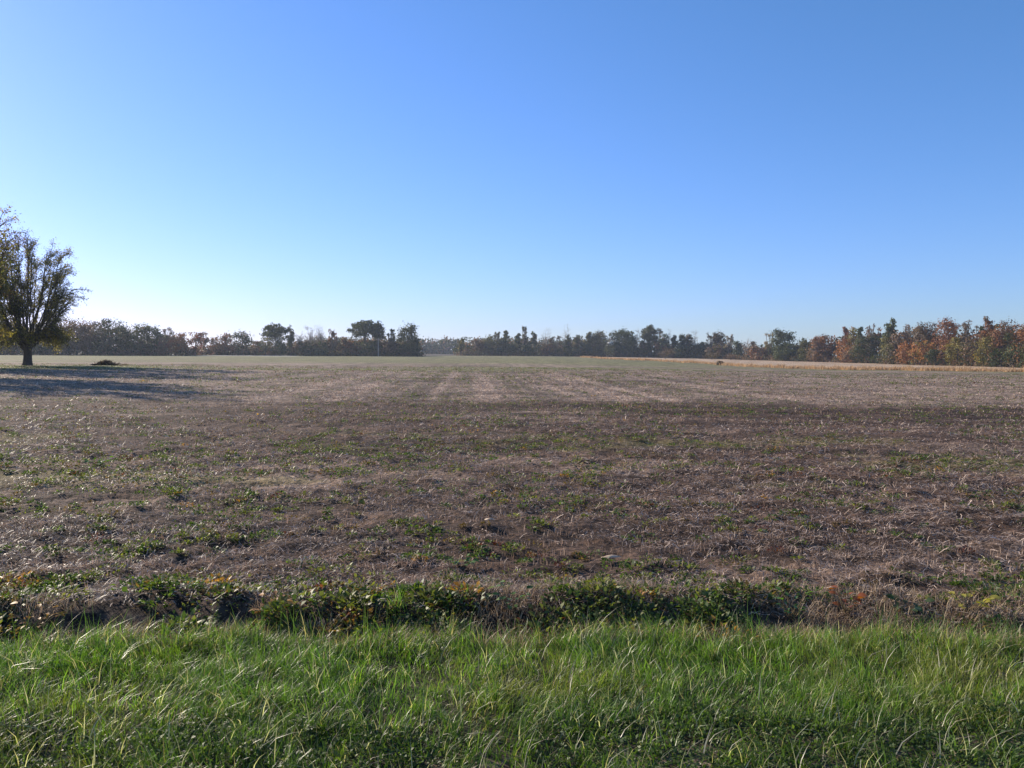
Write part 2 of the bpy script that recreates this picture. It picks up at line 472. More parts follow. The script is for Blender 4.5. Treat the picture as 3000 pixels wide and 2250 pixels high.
def tree(u, vtop, hw_px, style, col, label, accent=None, dy=0.0, name=None, size=.5):
    y = wood_y(u) + dy
    base = gp(u, y)
    h = z_of(u, vtop, y) - base.z
    hw = hw_px / F_PX * y
    if style in ('bush', 'round'): hw *= 1.15
    names = dict(oak='oak_tree', round='broadleaf_tree', tall='slender_tree', sparse='thin_leaved_tree', bare='bare_tree', bush='leafy_tree', cedar='cedar_tree')
    root = empty(name or names[style], base, label, 'tree', 'trees along the edge of the wood')
    if style == 'bare':
        V, F, C = twigs_mesh(h, hw, h * .4, 10, 1.4, (.24, .21, .175), .06)
        mesh_from('branches', V, F, C, M_bark, root)
        return root
    lobes = []
    def L(fx, fz, r, rz=None, fy=None):
        lobes.append((fx * hw, (rng.uniform(-.6, .6) if fy is None else fy) * hw, fz * h, r * hw, (rz if rz is not None else r * hw)))
    if style == 'oak':
        L(0, .68, .55, h * .17, 0)
        for i in range(17):
            a = i * 2.399; q = ((i + .5) / 17) ** .5
            fz = .50 + .42 * math.sqrt(max(0, 1 - q * q)) + rng.uniform(-.07, .05)
            L(math.cos(a) * .82 * q, fz, rng.uniform(.16, .30), h * rng.uniform(.05, .09), math.sin(a) * .82 * q)
    elif style == 'round':
        L(0, .50, .85, h * .38); L(0, .74, .62, h * .22, 0); L(.3, .25, .6, h * .18); L(-.3, .22, .6, h * .18)
        for i in range(7):
            a = rng.uniform(0, 6.28); fz = rng.uniform(.3, .86); w = math.sqrt(max(.15, 1 - ((fz - .5) / .52) ** 2))
            L(math.cos(a) * .62 * w, fz, rng.uniform(.28, .45), h * rng.uniform(.09, .14), math.sin(a) * .6 * w)
    elif style == 'tall':
        for i in range(13):
            fz = .34 + .05 * i; w = 1 - abs(fz - .6) * 1.3
            L(rng.uniform(-.55, .55) * w, fz, rng.uniform(.26, .5) * w, h * rng.uniform(.04, .08))
    elif style == 'sparse':
        for i in range(20):
            a = rng.uniform(0, 6.28); fz = rng.uniform(.40, .93); w = 1.1 - abs(fz - .65)
            L(math.cos(a) * .72 * w, fz, rng.uniform(.10, .24), h * rng.uniform(.03, .055), math.sin(a) * .6)
    elif style == 'bush':
        L(0, .40, .78, h * .38)
        for i in range(9):
            a = rng.uniform(0, 6.28); fz = rng.uniform(.10, .88); w = math.sqrt(max(.12, 1 - (max(0, fz - .3) / .66) ** 2))
            L(math.cos(a) * .68 * w, fz, rng.uniform(.26, .42), h * rng.uniform(.08, .13), math.sin(a) * .6 * w)
    elif style == 'cedar':
        for i in range(8):
            fz = .06 + .115 * i; w = (1 - fz) ** .65
            L(rng.uniform(-.1, .1), fz, .95 * w, h * .09)
    # keep the top where the photograph has it
    top = max(l[2] + l[4] for l in lobes); k = h / top * .97
    lobes = [(a, b, c * k, d, e * k) for a, b, c, d, e in lobes]
    area = hw * h
    n = int(area * (46 if style != 'sparse' else 24) * (300 / y) ** .8)
    n = max(700, min(n, 4000 if y > 285 else 5600))
    sz = size * 1.05 * (y / 300) ** .9 * (1.0 if style != 'sparse' else .75)
    V, F, C = crown_from_lobes(lobes, n, sz, col, accent, .12 if style in ('oak', 'round') else (.22 if style == 'sparse' else .05))
    mesh_from('crown', V, F, C, M_tree, root)
    parts = []
    tr = .13 + h * .013
    (tb, tp) = limb((0, 0, -.2), (rng.uniform(-.3, .3), 0, h * (.62 if style != 'cedar' else .8)), tr, tr * .4, 7, .03, 6)
    parts.append(tb)
    for l in lobes:
        if l[2] < h * .3: continue
        s = tp[min(6, max(2, int(l[2] / h * 6) - 1))]
        (b, bp) = limb(s, l[:3], tr * .38, tr * .12, 5, .15, 4); parts.append(b)
        if style == 'sparse':
            for q in range(7):
                (c, _) = limb(bp[rng.integers(2, 5)], np.array(l[:3]) + rnd_dirs(1)[0] * l[3] * 1.1, .05, .025, 3, .1, 3, (.16, .14, .12)); parts.append(c)
    V, F, C = cat_parts(parts)
    mesh_from('trunk', V, F, C, M_bark, root)
    return root

TREES = [
 # u, v_top, half width px, style, colour, label, accent, dy
 (-120, 935, 60, 'round', 'brown', 'brown tree of the far wood low behind the big yard tree', 'dusky', 4),
 (-30, 930, 45, 'round', 'darkgreen', 'dark tree of the far wood just behind the yard tree trunk', 'brown', 0),
 (50, 936, 45, 'round', 'dusky', 'dusky brown tree seen under the yard tree canopy', 'brown', 5),
 (118, 938, 36, 'bush', 'darkgreen', 'dark green tree seen past the trunk of the yard tree', 'olive', 0),
 (165, 931, 34, 'round', 'brown', 'brown tree at the tip of the low yard tree branches', 'dusky', 4),
 (226, 926, 40, 'round', 'dusky', 'tall russet brown tree beside the yard tree crown, above the brush pile', 'brown', 0),
 (277, 941, 28, 'bush', 'brown', 'lower brown tree in the notch above the brush pile', 'dusky', 6),
 (322, 928, 44, 'round', 'darkgreen', 'highest domed tree of the left wood, dark green turning brown', 'brown', 0),
 (372, 953, 26, 'bush', 'darkgreen', 'dark green tree in the dip after the highest dome of the left wood', None, 4),
 (414, 944, 32, 'round', 'green', 'broad green and brown tree near the end of the left wood', 'brown', 0),
 (452, 948, 24, 'round', 'darkgreen', 'narrow dark green tree third from the end of the left wood', 'green', -2),
 (494, 957, 20, 'sparse', 'brown', 'thin topped brown tree second from the end of the left wood', 'rust', 2),
 (488, 985, 26, 'bush', 'dusky', 'low dusky bush tree under the thin topped brown tree', 'red', -4),
 (524, 972, 26, 'round', 'rust', 'rusty red tree closing the end of the left wood', 'dusky', -4),
 (572, 969, 18, 'round', 'red', 'dull red tree first after the gap in the trees', 'dusky', 0),
 (598, 971, 13, 'sparse', 'dusky', 'slim thin crowned tree beside the dull red tree', None, 2),
 (632, 984, 20, 'round', 'dusky', 'low round purplish tree between the two dull red trees', 'red', 0),
 (668, 969, 16, 'round', 'red', 'narrow reddish tree next to the dark domed tree', 'brown', 0),
 (710, 969, 30, 'round', 'darkgreen', 'dark domed purplish green tree before the first big oak', 'dusky', -2),
 (752, 998, 20, 'bush', 'dusky', 'low dusky tree at the foot of the first big oak', None, 4),
 (806, 945, 46, 'oak', 'darkgreen', 'first big dark oak with a flat broad crown', 'green', 0),
 (778, 985, 24, 'bush', 'olive', 'small olive brown tree under the first big oak', 'rust', -5),
 (822, 990, 26, 'bush', 'darkgreen', 'dark rounded tree under the crown of the first big oak', None, -3),
 (852, 953, 14, 'tall', 'olive', 'narrow tree pressed against the first big oak', None, 2),
 (878, 975, 11, 'bare', 'pale', 'leaning leafless tree after the first big oak', None, 0),
 (909, 960, 17, 'bare', 'pale', 'pale leafless tree with a wide fan of twigs', None, 1),
 (942, 961, 13, 'bare', 'pale', 'pale leafless tree beside the russet thin tree', None, 0),
 (975, 962, 16, 'sparse', 'rust', 'russet thin leaved tree after the pale leafless ones', 'dusky', 0),
 (1006, 988, 18, 'bush', 'brown', 'low brown tree in front of the great oak edge', 'rust', 0),
 (892, 1000, 26, 'bush', 'darkgreen', 'dark bushy tree beneath the pale leafless trees', 'brown', -3),
 (946, 1000, 28, 'bush', 'green', 'green bushy tree beneath the russet thin tree', 'brown', -3),
 (1066, 934, 54, 'oak', 'darkgreen', 'great dark oak with the widest crown in the tree line', 'green', 0),
 (1104, 938, 26, 'oak', 'darkgreen', 'oak crown joined to the great oak, above the utility pole', 'olive', 3),
 (1030, 995, 22, 'bush', 'rust', 'reddish brown understorey tree below the great oak', 'brown', -4),
 (1078, 996, 30, 'bush', 'darkgreen', 'black green understorey tree below the great oak', None, -3),
 (1146, 961, 12, 'sparse', 'olive', 'slim airy tree between the great oak and the lone dome', None, 0),
 (1140, 998, 22, 'bush', 'dusky', 'dusky bush tree below the slim airy tree', 'brown', -3),
 (1193, 943, 27, 'round', 'darkgreen', 'tall dark domed tree standing alone before the hazy gap', 'green', 0),
 (1216, 985, 20, 'bush', 'darkgreen', 'lower shoulder tree on the gap side of the lone dome', 'olive', -3),
 (1350, 991, 14, 'tall', 'yellow', 'yellow green tree first after the hazy gap', 'olive', -8),
 (1402, 991, 22, 'round', 'dusky', 'low dusky tree after the yellow green one', 'brown', 0),
 (1434, 983, 20, 'round', 'olive', 'olive tree rising to the airy pair', 'darkgreen', 0),
 (1456, 971, 12, 'sparse', 'olive', 'thin olive tree of the airy pair', None, 2),
 (1478, 964, 17, 'tall', 'olive', 'taller olive tree of the airy pair, behind the dark cedar', 'green', 2),
 (1482, 992, 24, 'bush', 'darkgreen', 'dark solid cedar shaped tree below the airy pair', None, -4),
 (1517, 976, 14, 'tall', 'darkgreen', 'dark upright tree before the tallest slim tree', 'green', 0),
 (1537, 953, 12, 'sparse', 'olive', 'tallest slim airy tree of the middle wood', None, 0),
 (1562, 972, 13, 'tall', 'green', 'narrow green tree just after the tallest slim tree', 'brown', 0),
 (1545, 1002, 22, 'bush', 'darkgreen', 'dark bush tree at the foot of the tallest slim tree', None, -4),
 (1597, 963, 11, 'bare', 'pale', 'dead bare tree standing above the middle wood', None, 0),
 (1604, 1003, 22, 'bush', 'brown', 'low brown tree below the dead bare tree', 'rust', -3),
 (1627, 983, 21, 'sparse', 'brown', 'airy brown tree beside the dead bare tree', 'olive', 0),
 (1661, 952, 18, 'bare', 'pale', 'twiggy bare tree behind the dark cedar', None, 2),
 (1664, 980, 19, 'cedar', 'darkgreen', 'dark cedar below the twiggy bare tree', 'olive', -5),
 (1692, 980, 14, 'round', 'green', 'small green tree just after the dark cedar', 'brown', 0),
 (1721, 969, 14, 'tall', 'olive', 'upright olive tree before the broad olive crown', None, 0),
 (1716, 1005, 22, 'bush', 'darkgreen', 'dark bush tree below the upright olive tree', None, -3),
 (1755, 966, 25, 'round', 'olive', 'broad olive crown before the white farmhouse', 'brown', 0),
 (1822, 962, 36, 'round', 'green', 'big rounded green tree just past the white farmhouse', 'darkgreen', 0),
 (1843, 985, 26, 'bush', 'darkgreen', 'dark lower shoulder of green beside the big rounded tree', None, -4),
 (1866, 967, 9, 'bare', 'pale', 'thin bare tree before the rugged oak', None, 0),
 (1900, 951, 27, 'oak', 'darkgreen', 'rugged dark oak with gaps in its crown', 'olive', 0),
 (1928, 960, 22, 'sparse', 'olive', 'ragged thin crowned tree leaning out of the rugged oak', 'dusky', 3),
 (1938, 979, 18, 'bush', 'green', 'small domed green tree below the ragged crown', 'rust', -4),
 (1892, 998, 28, 'bush', 'darkgreen', 'dark understorey tree below the rugged oak', 'brown', -3),
 (1957, 967, 9, 'bare', 'pale', 'pale thin tree after the rugged oak', None, 0),
 (1974, 980, 13, 'tall', 'darkgreen', 'small dark pointed tree after the pale thin tree', None, 0),
 (2000, 977, 13, 'round', 'darkgreen', 'first of two small dark rounded crowns', 'olive', 0),
 (2017, 971, 11, 'round', 'brown', 'second of two small rounded crowns, browner', 'darkgreen', 0),
 (2031, 971, 8, 'bare', 'pale', 'spindly bare tree after the two small crowns', None, 1),
 (1995, 1003, 34, 'bush', 'darkgreen', 'blackish wide understorey tree under the two small crowns', None, -3),
 (2052, 1000, 26, 'bush', 'darkgreen', 'blackish low tree in the dip before the bronze crown', 'brown', 0),
 (2081, 971, 16, 'sparse', 'brown', 'bronze thin crown at the start of the bronze group', 'olive', 0),
 (2109, 972, 26, 'round', 'brown', 'broad bronze crown with sky showing through', 'olive', 2),
 (2135, 978, 13, 'sparse', 'pale', 'pale buff thin crown closing the bronze group', 'brown', 0),
 (2100, 1005, 30, 'bush', 'dusky', 'grey brown thicket tree below the bronze group', 'olive', -5),
 (2161, 997, 14, 'round', 'darkgreen', 'small dark tree in the low stretch of the wood', None, 0),
 (2184, 996, 10, 'bare', 'pale', 'small bare tree in the low stretch of the wood', None, 0),
 (2203, 994, 13, 'round', 'brown', 'small brown tree before the pale two stemmed tree', 'dusky', 0),
 (2226, 1010, 30, 'bush', 'dusky', 'low dusky red thicket tree before the great round oak', 'rust', -4),
 (2252, 974, 16, 'sparse', 'pale', 'pale two stemmed tree leaning against the great round oak', 'yellow', 0),
 (2297, 960, 36, 'round', 'darkgreen', 'great round dark oak standing above the wood corner', 'green', 0),
 (2300, 1003, 34, 'bush', 'green', 'green spreading tree in front of the great round oak', 'darkgreen', -5),
 (2366, 989, 24, 'bush', 'olive', 'low olive dome at the start of the autumn wood', 'green', 0),
 (2414, 977, 34, 'round', 'rust', 'russet dome second in the autumn wood', 'brown', 0),
 (2400, 1012, 30, 'bush', 'dusky', 'grey brown bush tree below the russet dome', 'brown', -5),
 (2477, 954, 16, 'tall', 'red', 'dark crimson narrow crown beside the golden one', 'dusky', 0),
 (2499, 951, 17, 'round', 'yellow', 'golden brown crown beside the crimson one', 'rust', 2),
 (2517, 952, 13, 'tall', 'green', 'narrow green crown beside the golden brown one', None, 0),
 (2472, 992, 24, 'bush', 'orange', 'orange tree at the foot of the crimson crown', 'rust', -4),
 (2492, 1010, 22, 'bush', 'dusky', 'dull pinkish bush tree in front of the orange one', 'orange', -7),
 (2538, 979, 38, 'bush', 'darkgreen', 'wide dark green tree before the tall green crown', 'brown', -5),
 (2556, 943, 24, 'sparse', 'dusky', 'dusky thin twiggy crown behind the wide dark green tree', 'rust', 3),
 (2605, 930, 30, 'tall', 'green', 'tall green crown, highest of the middle autumn wood', 'darkgreen', 0),
 (2604, 985, 28, 'bush', 'olive', 'olive and gold tree below the tall green crown', 'yellow', -4),
 (2640, 962, 34, 'round', 'dusky', 'purplish brown tree after the tall green crown', 'brown', 0),
 (2663, 945, 20, 'sparse', 'dusky', 'smoky thin crown above the orange shrubs', None, 3),
 (2650, 998, 24, 'bush', 'orange', 'bright orange tree low in the autumn wood', 'rust', -6),
 (2700, 936, 24, 'round', 'brown', 'brown crown with a tufted top beside the red giant', 'dusky', 0),
 (2725, 937, 24, 'round', 'brown', 'second brown crown touching the red giant', 'rust', 2),
 (2704, 994, 30, 'bush', 'orange', 'salmon orange tree with a pale visible trunk', 'yellow', -6),
 (2776, 925, 32, 'round', 'rust', 'red giant, the tallest rusty red tree of the autumn wood', 'red', 0),
 (2766, 990, 22, 'bush', 'rust', 'rusty understorey tree below the red giant', 'orange', -4),
 (2804, 984, 28, 'bush', 'yellow', 'yellow olive tree after the red giant', 'olive', -6),
 (2740, 1020, 24, 'bush', 'darkgreen', 'low dark evergreen bush below the red giant', None, -8),
 (2850, 934, 36, 'sparse', 'brown', 'wide twiggy brown crown after the red giant', 'dusky', 2),
 (2846, 975, 30, 'bush', 'dusky', 'grey brown tree below the wide twiggy crown', 'olive', -3),
 (2890, 924, 22, 'tall', 'rust', 'pointed rusty crown with a leafy tip', 'brown', 0),
 (2882, 980, 30, 'bush', 'yellow', 'golden yellow tree against dark evergreens', 'olive', -7),
 (2925, 958, 30, 'round', 'rust', 'russet dome after the golden yellow tree', 'brown', -2),
 (2952, 930, 30, 'round', 'dusky', 'tall plum coloured crown near the end of the wood', 'rust', 2),
 (2967, 970, 28, 'bush', 'green', 'green topped dark tree below the plum crown', 'darkgreen', -5),
 (2930, 1018, 36, 'bush', 'darkgreen', 'blackish evergreen thicket tree at the end of the wood', None, -7),
 (2996, 944, 26, 'round', 'rust', 'burnt orange crown cut by the picture edge', 'orange', -2),
 (3050, 935, 34, 'round', 'brown', 'brown tree just beyond the burnt orange crown', 'rust', 0),
 (3045, 985, 34, 'bush', 'darkgreen', 'dark green tree below and beyond the burnt orange crown', None, -5),
]
for (u, vt, hw, st, co, lab, acc, dy) in TREES:
    tree(u, vt, hw, st, co, lab, acc, dy)

# ---- wood behind the front trees and thicket at its foot, too dense to count
def wood_mass(name, segs, n, col, label, size=.7):
    """segs: (u, height, dy range); leaves clumped from the ground up"""
    us = [s[0] for s in segs]; hs = [s[1] for s in segs]
    u = rng.uniform(us[0], us[-1], n)
    k = 900
    cu = rng.uniform(us[0], us[-1], k); cz = rng.random(k) ** .8
    cd = rng.uniform(segs[0][2], segs[0][3], k); cs = rng.uniform(.6, 1.15, k)
    sel = rng.integers(0, k, n)
    uu = cu[sel] + rng.normal(size=n) * 7
    H = np.interp(uu, us, hs) * cs[sel]
    y = np.interp(uu, _wu, _wy) + cd[sel] + rng.normal(size=n) * .8
    x = (uu - 1500) / F_PX * y
    z = cz[sel] * H + rng.normal(size=n) * .5
    P = np.stack([x, y, np.maximum(z, .05) + ground_z(x, y, False)], 1)
    cols = np.concatenate([pal(c, k // len(col) + 1) for c in col])[rng.permutation(k)]
    C = cols[sel]
    s = size * 1.25 * rng.uniform(.6, 1.3, n)
    V, F, Cc = leaves(P, rnd_dirs(n), rnd_dirs(n), s, s * .8, C)
    o = mesh_from(name, V, F, Cc, M_tree)
    tag(o, label, kind='stuff')
wood_mass('woodland', [(-500, 7.5, 5, 16), (330, 8, 0, 0), (480, 6, 0, 0), (540, 6, 0, 0), (556, 0.5, 0, 0)], 20000, ('darkgreen', 'brown', 'dusky'), 'dense dim wood behind the trees at the left end')
wood_mass('woodland', [(865, 4.2, 4, 12), (1000, 5.6, 0, 0), (1225, 5.0, 0, 0)], 18000, ('darkgreen', 'brown', 'dusky'), 'dim undergrowth wood behind the two big oaks')
wood_mass('woodland', [(1338, 5, 5, 20), (1480, 6.5, 0, 0), (1760, 7, 0, 0), (1784, 5.0, 0, 0), (1830, 8, 0, 0), (2060, 7, 0, 0), (2200, 5.5, 0, 0), (2400, 7, 0, 0)], 32000, ('darkgreen', 'darkgreen', 'dusky'), 'dim wood behind the middle stretch of trees')
wood_mass('woodland', [(2330, 7.5, 5, 16), (2450, 9, 0, 0), (2700, 10, 0, 0), (3300, 10, 0, 0)], 20000, ('darkgreen', 'brown', 'rust'), 'dim wood behind the autumn coloured trees')
wood_mass('undergrowth', [(-500, 1.8, -6, -2), (555, 1.5, 0, 0)], 5000, ('darkgreen', 'dusky'), 'dark low thicket at the foot of the left wood', .45)
wood_mass('undergrowth', [(880, 1.9, -6, -2), (1235, 1.6, 0, 0)], 4000, ('darkgreen', 'brown'), 'dark low thicket at the foot of the big oaks', .45)
wood_mass('undergrowth', [(1345, 2.2, -7, -2), (1900, 2.4, 0, 0), (2400, 2.0, 0, 0), (3200, 1.7, 0, 0)], 16000, ('darkgreen', 'brown', 'dusky'), 'dark low thicket at the foot of the middle and autumn wood', .45)
wood_mass('woodland', [(566, 2.4, 4, 9), (700, 3.6, 0, 0), (770, 3.0, 0, 0), (868, 4.0, 0, 0)], 5000, ('dusky', 'darkgreen', 'dusky'), 'dusky purple undergrowth wood behind the small reddish trees')
def far_wood():
    n = 24000
    k = 1100
    cx = rng.uniform(900, 1800, k); cs = rng.uniform(.75, 1.1, k); cz = rng.random(k) ** .7; cd = rng.uniform(0, 40, k)
    sel = rng.integers(0, k, n)
    uu = cx[sel] + rng.normal(size=n) * 7; y = 640 + cd[sel]
    x = (uu - 1500) / F_PX * y
    P = np.stack([x, y, cz[sel] * 12.2 * cs[sel] + rng.normal(size=n) * .8 - .3], 1)
    cols = np.concatenate([pal('dusky', 400), pal('darkgreen', 400), pal('darkgreen', 400)])[rng.permutation(1200)]
    P[:5000, 2] = rng.uniform(0, 3.5, 5000)
    s = 1.7 * rng.uniform(.6, 1.3, n)
    V, F, C = leaves(P, rnd_dirs(n), rnd_dirs(n), s, s * .8, cols[sel])
    tag(mesh_from('far_woodland', V, F, C, M_tree), 'far blue hazy wood seen through the gap in the tree line', kind='stuff')
far_wood()

# ---- the yard trees at the left
def yard_tree(loc, label, limbs, leaf_n, col, accent, seed, skirt=True, trunk_r=.42, fork=2.3, size=.125):
    global rng
    keep = rng; rng = np.random.default_rng(seed)
    root = empty('yard_tree', loc, label, 'tree')
    wood = []
    leafP, leafD, leafC = [], [], []
    pts = np.array([[0, 0, -.25], [0, 0, 0.02], [.02, 0, .35], [.03, .02, .9], [.0, .03, 1.6], [0, 0, fork]])
    wood.append(tube(pts, [trunk_r * 1.5, trunk_r * 1.25, trunk_r * 1.02, trunk_r * .92, trunk_r * .92, trunk_r * .95], 10, BARK))
    def spray(bp, n_tw, tl, n_lf, up, lo=1, out=None, colr=col):
        """twigs and leaves along a branch polyline"""
        for _ in range(n_tw):
            i = rng.uniform(lo, len(bp) - 1.001); a = int(i); q = bp[a] * (1 - (i - a)) + bp[a + 1] * (i - a)
            tan = bp[min(a + 1, len(bp) - 1)] - bp[a]; tan = tan / (np.linalg.norm(tan) + 1e-9)
            d = tan * .9 + rnd_dirs(1)[0] * .75 + np.array([0, 0, up])
            d /= np.linalg.norm(d); l = tl * rng.uniform(.5, 1.2)
            e = q + d * l; e[2] -= 0.08 * l
            if size < .15: wood.append(tube([q, (q + e) / 2 + rng.normal(size=3) * .03, e], [.016, .012, .007], 3, (.10, .085, .07)))
            m = max(1, int(n_lf * rng.uniform(.5, 1.3)))
            tt = rng.uniform(.15, 1.05, m)[:, None]
            P = q + (e - q) * tt + rng.normal(size=(m, 3)) * .13
            leafP.append(P); leafD.append(d[None, :] * .6 + rnd_dirs(m) - np.array([0, 0, .35]))
            c = pal(colr if rng.random() > .22 else accent, 1)
            leafC.append(np.repeat(c, m, 0) * rng.uniform(.8, 1.25, m)[:, None])
    for (tx, ty, tz, r0, dens, c, up) in limbs:
        start = np.array([rng.uniform(-.25, .25), rng.uniform(-.2, .2), fork * (.82 if tz > 4.5 else .62)])
        tgt = np.array([tx, ty, tz])
        n = 9; t = np.linspace(0, 1, n)[:, None]
        hor = (tgt - start) * np.array([1, 1, 0]); ver = (tgt - start) * np.array([0, 0, 1])
        if tz > 4.5: p = start + hor * (t ** .8) * 1.0 + ver * (t ** 1.12)
        else: p = start + hor * t + ver * (t * 1.9 - .9 * t * t) + np.array([0, 0, 1.0]) * np.sin(t * math.pi) * .4
        p = p + rng.normal(size=p.shape) * .07 * (t > 0)
        wood.append(tube(p, np.interp(t[:, 0], [0, 1], [r0 * .8, .025]), 6, BARK))
        L = np.linalg.norm(tgt - start)
        ns = int(L * 1.25 * dens)
        for _ in range(ns):
            i = rng.uniform(n * .26, n - 1.01); a = int(i); q = p[a] + (p[a + 1] - p[a]) * (i - a)
            tan = norm((p[a + 1] - p[a])[None])[0]
            rad = np.array([q[0], q[1], 0]); rad = rad / (np.linalg.norm(rad) + .3)
            d = rad * .8 + tan * .5 + rnd_dirs(1)[0] * .7 + np.array([0, 0, up]); d /= np.linalg.norm(d)
            l = rng.uniform(.7, 2.3) * (1 - .3 * i / n)
            (b, bp) = limb(q, q + d * l, .05, .018, 5, -.12, 4, BARK); wood.append(b)
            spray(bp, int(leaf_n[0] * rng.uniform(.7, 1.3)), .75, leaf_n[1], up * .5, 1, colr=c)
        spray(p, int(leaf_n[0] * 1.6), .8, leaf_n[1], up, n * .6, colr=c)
    P = np.concatenate(leafP); D = np.concatenate(leafD); C = np.concatenate(leafC)
    s = size * rng.uniform(.6, 1.35, len(P))
    V, F, Cc = leaves(P, D, rnd_dirs(len(P)), s, s * .62, C)
    mesh_from('crown', V, F, Cc, M_yard, root)
    V, F, Cc = cat_parts(wood)
    mesh_from('trunk', V, F, Cc, M_bark, root, smooth=True)
    print('yard tree', len(P))
    rng = keep
    return root

# limb targets: x, y, z (m from the trunk), base radius, density, colour, upward habit
def envelope(seed, k=1.0, dens=1.0):
    g = np.random.default_rng(seed); out = []
    zs = [4.8, 5.6, 7.0, 8.6, 10.2, 11.4, 12.6, 13.6]; rs = [2.9, 3.9, 4.3, 4.5, 4.1, 2.9, 1.7, .6]
    for i in range(36):
        z = 5.2 + 8.2 * ((i + g.random()) / 36) ** .85; a = i * 2.399 + g.uniform(-.3, .3)
        r = np.interp(z, zs, rs) * g.uniform(.82, 1.04)
        lean = 1.0 + (.9 if math.cos(a) < 0 and z > 10 else 0)      # the crown tops out on its left
        zz = z * (1.0 if math.cos(a) < .2 or z < 10.5 else .93)
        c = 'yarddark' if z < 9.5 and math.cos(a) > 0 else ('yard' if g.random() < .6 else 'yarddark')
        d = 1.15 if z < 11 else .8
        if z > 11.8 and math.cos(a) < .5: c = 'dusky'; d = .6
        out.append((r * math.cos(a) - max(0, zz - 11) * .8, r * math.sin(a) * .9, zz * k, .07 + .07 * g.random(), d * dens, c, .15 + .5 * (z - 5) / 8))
    for i in range(15):
        a = i * 2.399 + 1; r = g.uniform(2.0, 3.5); 
        out.append((r * math.cos(a), r * math.sin(a) * .9, g.uniform(2.3, 3.7), .09, 1.5 * dens, ('yard', 'yarddark', 'yellow', 'yard')[i % 4], -.15))
    return out
main_limbs = envelope(1)
bt = gp(80, 78.6)
yard_tree(bt, 'big spreading yard tree with thinning leaves beside the field', main_limbs, (10, 12), 'yard', 'olive', 3)
side_limbs = envelope(5, 1.2, 1.3)
t2 = Vector((-48.2, 69, 0)); t2.z = float(ground_z(t2.x, t2.y, False))
yard_tree(t2, 'neighbouring yard tree mostly beyond the picture edge', side_limbs, (7, 8), 'olive', 'brown', 8, size=.18)
t3 = Vector((-35.0, 46.5, 0)); t3.z = float(ground_z(t3.x, t3.y, False))
yard_tree(t3, 'nearest yard tree beyond the picture edge, known by its long shadow', envelope(9, .92, 1.3), (7, 8), 'green', 'olive', 9, size=.18)

# ---- brush pile
def brush_pile():
    b = gp(312, 84)
    root = empty('brush_pile', b, 'dark heap of cut branches lying at the edge of the field', 'brush pile')
    P = []
    for i in range(90):
        a = rng.uniform(-1.5, 1.1); z = max(.03, (.62 - .40 * abs(a)) * rng.random())
        d = norm(np.array([[rng.uniform(-1, 1), rng.uniform(-.6, .6), rng.uniform(-.05, .35)]]))[0] * rng.uniform(.3, .8)
        c = np.array([a, rng.uniform(-.4, .4), z])
        P.append(limb(c - d / 2, c + d / 2, .035, .015, 4, .15, 4, (.09, .07, .055))[0])
    mesh_from('branches', *cat_parts(P), M_bark, root)
    n = 900
    a = rng.normal(size=n) * .45; z = np.maximum(.03, (.60 - .4 * abs(a))) * rng.random(n)
    Q = np.stack([a - .1, rng.normal(size=n) * .25, z], 1)
    mesh_from('dead_leaves', *leaves(Q, rnd_dirs(n), rnd_dirs(n), .12, .08, pal('brown', n) * .7), M_tree, root)
    P = []
    for i in range(60):
        c = np.array([rng.uniform(.6, 2.2), rng.uniform(-.2, .2), .02]); e = c + np.array([rng.uniform(.0, .3), 0, rng.uniform(.1, .25)])
        P.append(limb(c, e, .012, .008, 3, .1, 3, (.20, .13, .08))[0])
    mesh_from('stalks', *cat_parts(P), M_bark, root)
brush_pile()

# ---- utility pole
def pole():
    y = 292; b = gp(1108, y)
    h = z_of(1108, 991, y) - b.z
    root = empty('utility_pole', b, 'slender pale utility pole in front of the great oak', 'pole')
    V = tube([(0, 0, -.3), (0, 0, h * .5), (0, 0, h)], [.17, .15, .12], 8, (.34, .31, .27))
    mesh_from('shaft', *V, M_bark, root)
    mesh_from('crossarm', *tube([(-.7, 0, h - .5), (.7, 0, h - .5)], [.06, .06], 4, (.25, .22, .19)), M_bark, root)
    for s in (-.6, .6):
        mesh_from('insulator', *tube([(s, 0, h - .46), (s, 0, h - .36), (s, 0, h - .28)], [.05, .07, .04], 6, (.4, .4, .4)), M_bark, root)
pole()

